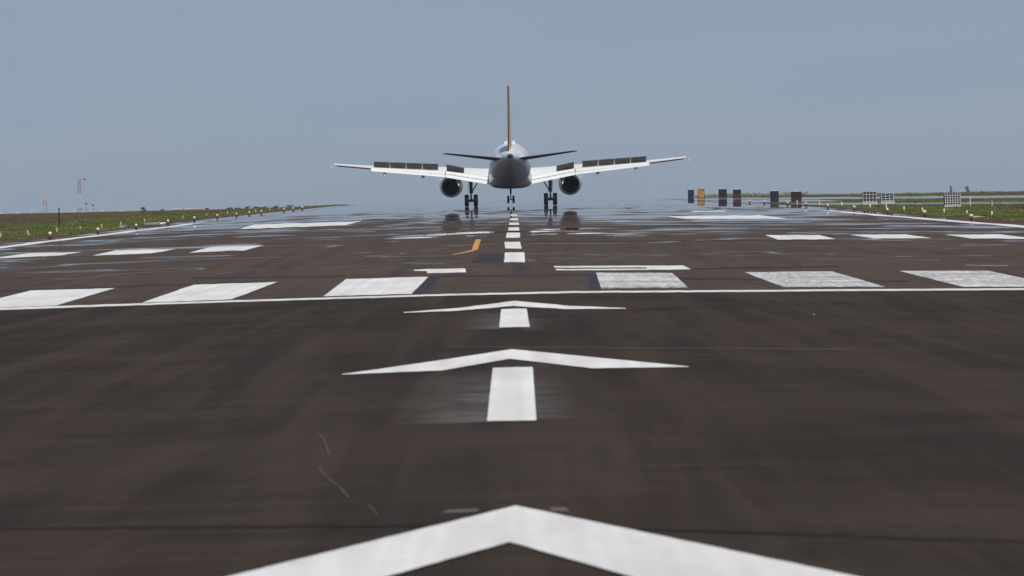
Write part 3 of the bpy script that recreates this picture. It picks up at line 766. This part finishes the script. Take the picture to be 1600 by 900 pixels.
for side, lst in ((-1, LL), (1, RL)):
    for i, px in enumerate(lst):
        o = lp if first else copy_tree(lp); first = False
        X = side * 23.4; D = abs(X) / abs(px - 800) * F
        o.location = (X, D, G(X, D)); o.scale = (random.uniform(.9, 1.02), random.uniform(.9, 1.0), random.uniform(.88, 1.04)); o.rotation_euler = (0, random.uniform(-.05, .05), 0)
        o['label'] = ('white domed runway light on orange base, %s from the camera along the %s runway edge' % (ORD[i], 'left' if side < 0 else 'right'))
def post_proto(mat):
    o = empty('marker_post', (0, 0, 0), 'x', 'marker post', 'short marker posts in the grass')
    bm = bmesh.new(); box(bm, -.048, .048, -.03, .03, -.03, .27, .01); link('post', bm, mat, o)
    bm = bmesh.new(); box(bm, -.048, .048, -.03, .03, .2705, .29, .004); link('cap', bm, 'lamp_white', o)
    return o
pl_, pr_ = post_proto('post_cream'), post_proto('post_white')
fl = fr = True
for side, lst in ((-1, [3, 48, 91, 128, 161, 191, 228, 288, 325, 358, 402, 424, 438, 488, 500, 512]), (1, [1552, 1513, 1478, 1444, 1415, 1387, 1362, 1318, 1283, 1248])):
    for i, px in enumerate(lst):
        pp = pl_ if side < 0 else pr_
        if side < 0: o = pp if fl else copy_tree(pp); fl = False
        else: o = pp if fr else copy_tree(pp); fr = False
        X = side * 26.8; D = abs(X) / abs(px - 800) * F
        o.location = (X, D, G(X, D)); o.rotation_euler = (0, random.uniform(-.05, .05), random.uniform(-.2, .2)); o.scale = (.95, 1, random.uniform(.85, 1.1))
        if side < 0 and i == 1: o.rotation_euler = (0, -.4, 0)
        o['label'] = ('short %s marker post in the grass, %s from the camera on the %s side' % ('cream' if side < 0 else 'white', ORD[i], 'left' if side < 0 else 'right')) + (', leaning' if side < 0 and i == 1 else '')

# ------------------------------------------------------------------ boards beside the runway
def board(px, y_top, D, wid, hgt, mat, label):
    p = at(px, y_top, D); X = p.x; z0 = p.z - hgt
    g = G(X, D)
    z0 = max(z0, g + .02)
    o = empty('airfield_sign', (X, D, g), label, 'sign', 'boards standing right of the runway')
    top = p.z - g; bot = z0 - g
    bm = bmesh.new(); box(bm, -wid / 2 + .06, wid / 2 - .06, -.10, .10, bot + .05, top - .05, .01); link('panel', bm, mat, o)
    bm = bmesh.new()
    box(bm, -wid / 2, wid / 2, -.12, .12, top - .07, top, .01); box(bm, -wid / 2, wid / 2, -.12, .12, bot, bot + .06, .01)
    box(bm, -wid / 2, -wid / 2 + .07, -.12, .12, bot + .06, top - .07); box(bm, wid / 2 - .07, wid / 2, -.12, .12, bot + .06, top - .07)
    link('frame', bm, 'frame_black', o)
    if mat == 'maroon':
        bm = bmesh.new(); box(bm, -wid / 2 + .08, wid / 2 - .08, -.125, -.105, (top + bot) / 2 - .02, top - .16); link('dark_inset', bm, 'navy', o)
    bm = bmesh.new(); box(bm, -wid * .3, wid * .3, -.09, .09, top + .001, top + .05, .01); link('top_cap', bm, 'post_white', o)
    for s in (-1, 1):
        bm = bmesh.new(); tube(bm, [(s * wid * .32, 0, -.03), (s * wid * .32, 0, bot + .01)], .035, 8); link('leg', bm, 'post_white', o)
    return o
board(1244, 299.5, 600, 1.12, 1.30, 'maroon', 'maroon board with black frame beside the taxiway, nearest of the row')
board(1210, 298.5, 650, 0.97, 1.30, 'navy', 'navy blue board with black frame, left of the nearest maroon board')
board(1151.5, 296, 760, 1.08, 1.6, 'maroon', 'smaller maroon board standing right beside a navy board')
board(1129, 295.5, 808, 1.18, 1.6, 'navy', 'navy blue board just left of the smaller maroon board')
ob = board(1095.5, 295.5, 880, 1.02, 1.5, 'sign_orange', 'small orange board with dark marks, between two navy boards')
board(1079.5, 296.5, 956, 1.02, 1.4, 'navy', 'farthest and smallest navy board, left of the orange board')
for (xx, zz, ww) in ((-.28, 1.35, .12), (.18, 1.12, .2)):
    bm = bmesh.new(); box(bm, xx - ww / 2, xx + ww / 2, -.125, -.112, zz - .06, zz + .06); link('sign_mark', bm, 'frame_black', ob)

# slatted black and white crates
def crate(px0, px1, y_top, y_bot, D, nv, nh, label, seed):
    rnd = random.Random(seed)
    p0, p1 = at(px0, y_bot, D), at(px1, y_bot, D); zt = at((px0 + px1) / 2, y_top, D).z
    X = (p0.x + p1.x) / 2; wid = p1.x - p0.x; g = G(X, D); H = zt - g
    o = empty('slatted_crate', (X, D, g), label, 'crate', 'black and white slatted crates in the grass')
    bm = bmesh.new(); box(bm, -wid / 2 + .01, wid / 2 - .01, -.40, .40, .14, H - .02, .03); link('core', bm, 'frame_black', o)
    bm = bmesh.new()
    for k in range(nh):
        z = .15 + (H - .2) * (k + .3) / nh + rnd.uniform(-.01, .01); x0 = -wid / 2 + rnd.uniform(0, .06); x1 = wid / 2 - rnd.uniform(0, .06)
        box(bm, x0, x1, -.44 , -.41, z - .015, z + .015)
        box(bm, x0, x1, .41, .44, z - .015, z + .015)
        box(bm, x0 - .012, x0 + .012, -.43, .43, z - .013, z + .013); box(bm, x1 - .012, x1 + .012, -.43, .43, z - .013, z + .013)
    for k in range(nv):
        x = -wid / 2 + .06 + (wid - .12) * k / (nv - 1)
        box(bm, x - .015, x + .015, -.475, -.435, .13, H - rnd.uniform(0, .06))
        box(bm, x - .015, x + .015, .435, .475, .13, H)
    link('slats', bm, 'post_white', o)
    bm = bmesh.new(); box(bm, -wid / 2, wid / 2, -.48, .48, .07, .13, .01); link('pallet', bm, 'post_white', o)
    for s in (-1, 1):
        bm = bmesh.new(); box(bm, s * wid * .36 - .16, s * wid * .36 + .16, -.48, .48, -.02, .068); link('skid', bm, 'concrete', o)
crate(1347, 1370, 299.5, 318, 480, 5, 3, 'tall slatted crate with coarse black and white bars, left of a lower crate', 1)
crate(1376, 1397, 303, 317.5, 490, 4, 3, 'lower slatted crate with a white top bar, right beside the tall one', 2)
crate(1475, 1501, 301.5, 322, 405, 7, 5, 'finely latticed white crate alone in the grass, nearest of the three', 3)

# small orange marker by the crates, thin white pole, dark pole
def pole(name, px, y_top, y_bot, D, rad, mat, label, cat, capmat=None):
    p = at(px, y_top, D); g = G(p.x, D)
    o = empty(name, (p.x, D, g), label, cat)
    H = p.z - g
    bm = bmesh.new(); tube(bm, [(0, 0, -.05), (0, 0, H * .96)], [rad, rad * .85], 10); link('shaft', bm, mat, o, True)
    bm = bmesh.new(); tube(bm, [(0, 0, H * .96), (0, 0, H)], [rad * 1.5, rad * 1.3], 10); link('cap', bm, capmat or mat, o, True)
    return o
pole('marker_pole', 1516, 306, 317.5, 420, .035, 'post_white', 'thin white pole in front of the red soil patch on the right', 'pole')
pole('marker_pole', 1374, 309.5, 317, 470, .05, 'orange', 'short orange stake between the two left crates', 'stake')
pole('marker_pole', 1550, 313, 317, 400, .04, 'post_cream', 'small cream stake far right of the latticed crate', 'stake')
pole('dark_pole', 92, 325, 354, 385, .045, 'frame_black', 'dark thin pole standing in the left grass', 'pole')

# ------------------------------------------------------------------ distant things: mast, tank, antennas, buildings
def lattice_mast(px, y_top, D, wb, wt, label):
    p = at(px, y_top, D); g = G(p.x, D); H = p.z - g
    o = empty('lattice_mast', (p.x, D, g), label, 'mast')
    nseg = 7
    for k in range(nseg):
        bm = bmesh.new(); z0, z1 = H * k / nseg, H * (k + 1) / nseg
        w0, w1 = wb + (wt - wb) * k / nseg, wb + (wt - wb) * (k + 1) / nseg
        for sx in (-1, 1):
            for sy in (-1, 1):
                tube(bm, [(sx * w0 / 2, sy * w0 / 2, z0), (sx * w1 / 2, sy * w1 / 2, z1)], .09, 5)
        m = 3
        for j in range(m):
            a0, a1 = j / m, (j + 1) / m
            za, zb = z0 + (z1 - z0) * a0, z0 + (z1 - z0) * a1; wa, wb2 = w0 + (w1 - w0) * a0, w0 + (w1 - w0) * a1
            for sy in (-1, 1):
                tube(bm, [(-wa / 2, sy * wa / 2, za), (wb2 / 2, sy * wb2 / 2, zb)], .05, 4); tube(bm, [(wa / 2, sy * wa / 2, za), (-wb2 / 2, sy * wb2 / 2, zb)], .05, 4)
        link('section', bm, 'mast_white' if k in (2, 3) or k == 6 else 'mast_red_hazed', o)
    bm = bmesh.new(); zz = H * .86; tube(bm, [(0, 0, zz), (2.4, 0, zz + .1)], .1, 6); tube(bm, [(2.4, 0, zz - .35), (2.4, 0, zz + .55)], .3, 8); link('side_arm', bm, 'steel', o)
    bm = bmesh.new(); tube(bm, [(-.8, 0, H * .9), (-1.2, 0, H * 1.08)], .05, 5); link('whip_antenna', bm, 'mast_white', o)
lattice_mast(123.5, 270, 2500, 2.0, .8, 'tall red and white lattice mast on the left horizon')
p = at(70, 312.5, 2200); g = G(p.x, 2200); H = p.z - g
o = empty('water_tower', (p.x, 2200, g), 'small red and cream water tower left of the lattice mast', 'water tower')
for i, a in enumerate((45, 135, 225, 315)):
    bm = bmesh.new(); ca, sa = math.cos(R(a)), math.sin(R(a)); tube(bm, [(ca * 1.0, sa * 1.0, 0), (ca * .7, sa * .7, H - 1.0)], .12, 6); link('leg', bm, 'mast_red_hazed' if i % 2 else 'mast_white', o)
bm = bmesh.new(); tube(bm, [(0, 0, H - 1.3), (0, 0, H - 1.1), (0, 0, H - .35), (0, 0, H - .3)], [.4, .85, .85, .8], 16); link('tank', bm, 'post_cream', o, True)
bm = bmesh.new(); tube(bm, [(0, 0, H - .3), (0, 0, H)], [.9, .1], 16); link('roof', bm, 'mast_red_hazed', o, True)
for i, (px, yt) in enumerate(((1, 326), (26, 325), (48, 326), (95, 325), (117, 325), (129, 325), (160, 322), (190, 324))):
    p = at(px, yt, 1900); g = G(p.x, 1900); H = p.z - g
    o = empty('antenna_mast', (p.x, 1900, g), 'pale thin antenna mast on the left horizon, %s from the left edge' % ORD[i], 'antenna', 'pale antenna masts on the left horizon')
    bm = bmesh.new(); tube(bm, [(0, 0, 0), (0, 0, H)], [.2, .07], 6); link('shaft', bm, 'mast_white', o)
    bm = bmesh.new(); box(bm, -.35, .35, -.3, .3, H * .0 + .01, H * .72); link('cabinet', bm, 'wall_white', o)
def building(px0, px1, y_top, D, mat, roof, label):
    p0, p1 = at(px0, y_top, D), at(px1, y_top, D); X = (p0.x + p1.x) / 2; wd = p1.x - p0.x; g = G(X, D); H = p0.z - g
    o = empty('building', (X, D, g), label, 'building')
    bm = bmesh.new(); box(bm, -wd / 2, wd / 2, 0, 10, 0, H - .7); link('wall', bm, mat, o)
    bm = bmesh.new(); rings(bm, [[(x, -.5, H - .7), (x, 10.5, H - .7), (x, 5, H)] for x in (-wd / 2 - .4, wd / 2 + .4)]); link('roof', bm, roof, o)
    n = max(2, int(wd / 4))
    for k in range(n):
        x = -wd / 2 + wd * (k + .5) / n
        bm = bmesh.new(); box(bm, x - .6, x + .6, -.04, .02, H - 2.2, H - 1.2); link('window', bm, 'glass_dark', o)
building(268, 284, 325.5, 2600, 'wall_white', 'roof_pale', 'low pale building on the left horizon beyond the dry grass')
building(290, 312, 325, 2700, 'wall_white', 'roof_pale', 'pale building right of another low one on the left horizon')
building(104, 116, 331, 2600, 'wall_white', 'roof_pale', 'small pale building at the foot of the lattice mast')
building(1525, 1536, 299, 2600, 'wall_white', 'roof_pale', 'pinkish low building on the right horizon')
building(1568, 1584, 298.6, 2800, 'wall_white', 'roof_pale', 'long low building at the far right of the horizon')

# ------------------------------------------------------------------ vegetation
def leaves(bm, cx, cy, cz, rx, ry, rz, n, size, rnd):
    for _ in range(n):
        while True:
            a, b, c = rnd.uniform(-1, 1), rnd.uniform(-1, 1), rnd.uniform(-1, 1)
            if a * a + b * b + c * c < 1: break
        q = Vector((cx + a * rx, cy + b * ry, cz + c * rz)); u = Vector((rnd.uniform(-1, 1), rnd.uniform(-1, 1), rnd.uniform(-1, 1))).normalized()
        v = u.orthogonal().normalized(); s_ = size * rnd.uniform(.6, 1.4)
        bm.faces.new([bm.verts.new(q + u * s_), bm.verts.new(q - u * s_ * .5 + v * s_ * .6), bm.verts.new(q - u * s_ * .5 - v * s_ * .6)])
def tree(name, px, y_top, D, wpx, label, cat, mat, shape='round', group=None, seed=0):
    rnd = random.Random(seed + int(px))
    p = at(px, y_top, D); g = G(p.x, D); H = p.z - g; W = wpx * D / F
    o = empty(name, (p.x, D, g), label, cat, group)
    bm = bmesh.new(); tr = max(.02, W * .06)
    tube(bm, [(0, 0, -.05), (W * .03, 0, H * .5), (0, 0, H * .85)], [tr, tr * .75, tr * .4], 7)
    for k in range(4):
        a = rnd.uniform(0, 6.28); tube(bm, [(0, 0, H * .5), (math.cos(a) * W * .3, math.sin(a) * W * .3, H * .75)], [tr * .5, tr * .25], 5)
    link('trunk', bm, 'bark', o)
    bm = bmesh.new()
    if shape == 'column':
        for k in range(7): leaves(bm, rnd.uniform(-.15, .15) * W, 0, H * (.18 + .78 * k / 6.4), W * .38, W * .38, H * .11, 60, W * .13, rnd)
    elif shape == 'tuft':
        for k in range(4): leaves(bm, rnd.uniform(-.2, .2) * W, 0, H - W * .45 + rnd.uniform(-.1, .1) * W, W * .4, W * .4, W * .36, 70, W * .12, rnd)
    else:
        for k in range(7): leaves(bm, rnd.uniform(-.32, .32) * W, rnd.uniform(-.3, .3) * W, H * rnd.uniform(.12, .8), W * .28, W * .28, H * .2, 70, min(W, H) * .09, rnd)
    link('crown', bm, mat, o)
    return o
tree('tree', 1485.5, 290.5, 2500, 6.0, 'narrow dark tree behind the latticed crate', 'tree', 'leaf_far', 'column')
tree('tree', 1511.5, 291, 2500, 8.0, 'dark columnar tree right of the latticed crate, on the horizon', 'tree', 'leaf_far', 'column')
tree('tree', 1551, 299.5, 2500, 9, 'low dark rounded tree on the far right horizon', 'tree', 'leaf_far')
tree('tree', 134.5, 317, 2500, 3.6, 'small round-topped dark tree just right of the lattice mast', 'tree', 'leaf_far', 'tuft')
tree('tree', 145.5, 319, 2500, 3.4, 'fainter slim dark tree, second to the right of the lattice mast', 'tree', 'leaf_far', 'tuft')
BL = [(224, 323.5, 11, 1000, 'dark bush above the dry grass on the left horizon, leftmost of the bushes'), (254, 326, 8, 1000, 'faint low bush on the horizon left of the far buildings'),
      (323, 324.5, 10, 900, 'dark green bush where the left grass meets the sky, near the far buildings'), (358, 323, 11, 900, 'dark bush behind the left runway lights, left of a denser pair'),
      (372, 323, 14, 860, 'dense dark bush on the left grass crest, left one of a pair'), (386, 322, 14, 860, 'dense dark bush on the left grass crest, right one of a pair'),
      (399, 321.5, 16, 850, 'broad dark bush in the middle of the left grass crest'), (413, 321.5, 15, 850, 'tall dark bush right of the broad one on the left crest'),
      (432, 321, 14, 850, 'small bush among the farthest left runway lights'), (453, 320, 12, 850, 'last dark bush before the left grass thins out')]
for i, (px, yt, wp, D, lab) in enumerate(BL):
    tree('bush', px, yt, D, wp, lab, 'bush', 'leaf', 'round', 'bushes on the left horizon', i)

# grass of the verges: small blades in tufts, nobody could count them
def grass(name, side, n, seed):
    rnd = random.Random(seed); vs = []; fs = []
    for _ in range(n):
        D = 245 + (rnd.random() ** 1.1) * 660
        xmax = D * .093 + 3
        if xmax < 26: continue
        ax = 25.4 + (xmax - 25.4) * rnd.random() ** 1.15; x = side * ax
        if side > 0 and D > 560 and ax < 33.5: continue
        if side > 0 and on_taxiway(x, D, gz(x, D)): continue
        d2 = mnoise.noise(Vector((x * .35, D * .06, 5)))
        h = rnd.uniform(.05, .12) * (1 + .7 * d2) + (.12 if ax > 34 else 0) * rnd.random()
        z = gz(x, D)
        for k in range(3):
            bx, by = x + rnd.uniform(-.35, .35), D + rnd.uniform(-.8, .8); w_ = rnd.uniform(.04, .11); hh = h * rnd.uniform(.6, 1.2)
            i = len(vs); vs += [(bx - w_, by, z - .02), (bx + w_, by, z - .02), (bx + rnd.uniform(-.08, .08), by + rnd.uniform(-.05, .05), z + hh)]; fs.append((i, i + 1, i + 2))
    me = bpy.data.meshes.new(name); me.from_pydata(vs, [], fs); me.materials.append(M['blades'])
    o = bpy.data.objects.new(name, me); C.objects.link(o); return o
tag(grass('grass', -1, 26000, 3), 'green and dry brown grass growing along the left side of the runway', 'grass', kind='stuff')
tag(grass('grass', 1, 26000, 4), 'green grass growing along the right side of the runway', 'grass', kind='stuff')
# scrub along the right horizon
rnd = random.Random(8); bm = bmesh.new()
for k in range(230):
    px = 1085 + 540 * (k + rnd.random()) / 230; D = rnd.uniform(905, 1000)
    p = at(px, 300, D); g = G(p.x, D)
    hh = .34 + .28 * max(0, mnoise.noise(Vector((px / 22.0, 3, 1)))) + (.35 if px < 1260 else 0) * (.6 + mnoise.noise(Vector((px / 11.0, 7, 1)))) * sstep(1085, 1150, px) + .12 * rnd.random()
    leaves(bm, p.x, D, g + hh * .45, .9, .9, hh * .55, 26, .13, rnd)
tag(link('scrub', bm, 'scrub'), 'pale green scrub along the right horizon behind the boards', 'scrub', kind='stuff')

# concrete slabs in the verge
def slab(px, py, D, wd, ht, mat, label):
    p = at(px, py, D); X = p.x; g = G(X, D); b = bmesh.new(); rr = random.Random(int(px))
    box(b, -wd / 2, wd / 2, -.5, .5, -.05, ht, .03)
    for v in b.verts: v.co += Vector((rr.uniform(-.06, .06), rr.uniform(-.06, .06), rr.uniform(-.03, .03)))
    o = link('low_block', b, mat); o.location = (X, D, g); o.rotation_euler = (0, 0, rr.uniform(-.3, .3)); tag(o, label, 'block')
slab(237, 341, 395, 1.1, .16, 'concrete', 'low pale concrete slab in the left grass behind the runway lights')
slab(252, 341, 400, .5, .10, 'post_white', 'small whitish block just right of the pale slab in the left grass')
slab(192, 348, 372, .35, .14, 'concrete', 'small grey block by itself in the left grass')
slab(1528, 340, 310, .55, .07, 'post_cream', 'flat cream slab on the soil beside the nearest right runway light')
slab(1540, 339, 312, .45, .09, 'frame_black', 'dark lump on the soil right of the flat cream slab')

# small stones and litter on the near pavement
def stone(px, py, r, label):
    p = gnd(px, py); o_bm = bmesh.new(); bmesh.ops.create_icosphere(o_bm, subdivisions=2, radius=r)
    for v in o_bm.verts: v.co += Vector((mnoise.noise(v.co * 40), mnoise.noise(v.co * 40 + Vector((9, 0, 0))), 0)) * r * .4; v.co.z *= .6
    o = link('stone', o_bm, 'post_cream'); o.location = (p.x, p.y, p.z + r * .5); tag(o, label, 'stone')
stone(1478, 846, .006, 'tiny pale stone on the dark pavement at lower right')
stone(1582, 853, .004, 'even smaller stone right of the tiny pale one, near the frame edge')
stone(1272, 492, .012, 'tiny light pebble on the pavement right of the far arrow')

# ------------------------------------------------------------------ haze
bm = bmesh.new(); box(bm, -1620, 1620, -70, 5520, -9.5, 42)
hz = link('haze', bm, None); tag(hz, 'thin pale haze over the airfield', 'haze', kind='stuff')
hm = bpy.data.materials.new('haze'); hm.use_nodes = True; ht = hm.node_tree; ht.nodes.clear()
pv = ht.nodes.new('ShaderNodeVolumePrincipled'); pv.inputs['Color'].default_value = (.86, .90, .97, 1); pv.inputs['Density'].default_value = 0.000065; pv.inputs['Anisotropy'].default_value = 0.0
ho = ht.nodes.new('ShaderNodeOutputMaterial'); ht.links.new(pv.outputs[0], ho.inputs['Volume']); hz.data.materials.append(hm)
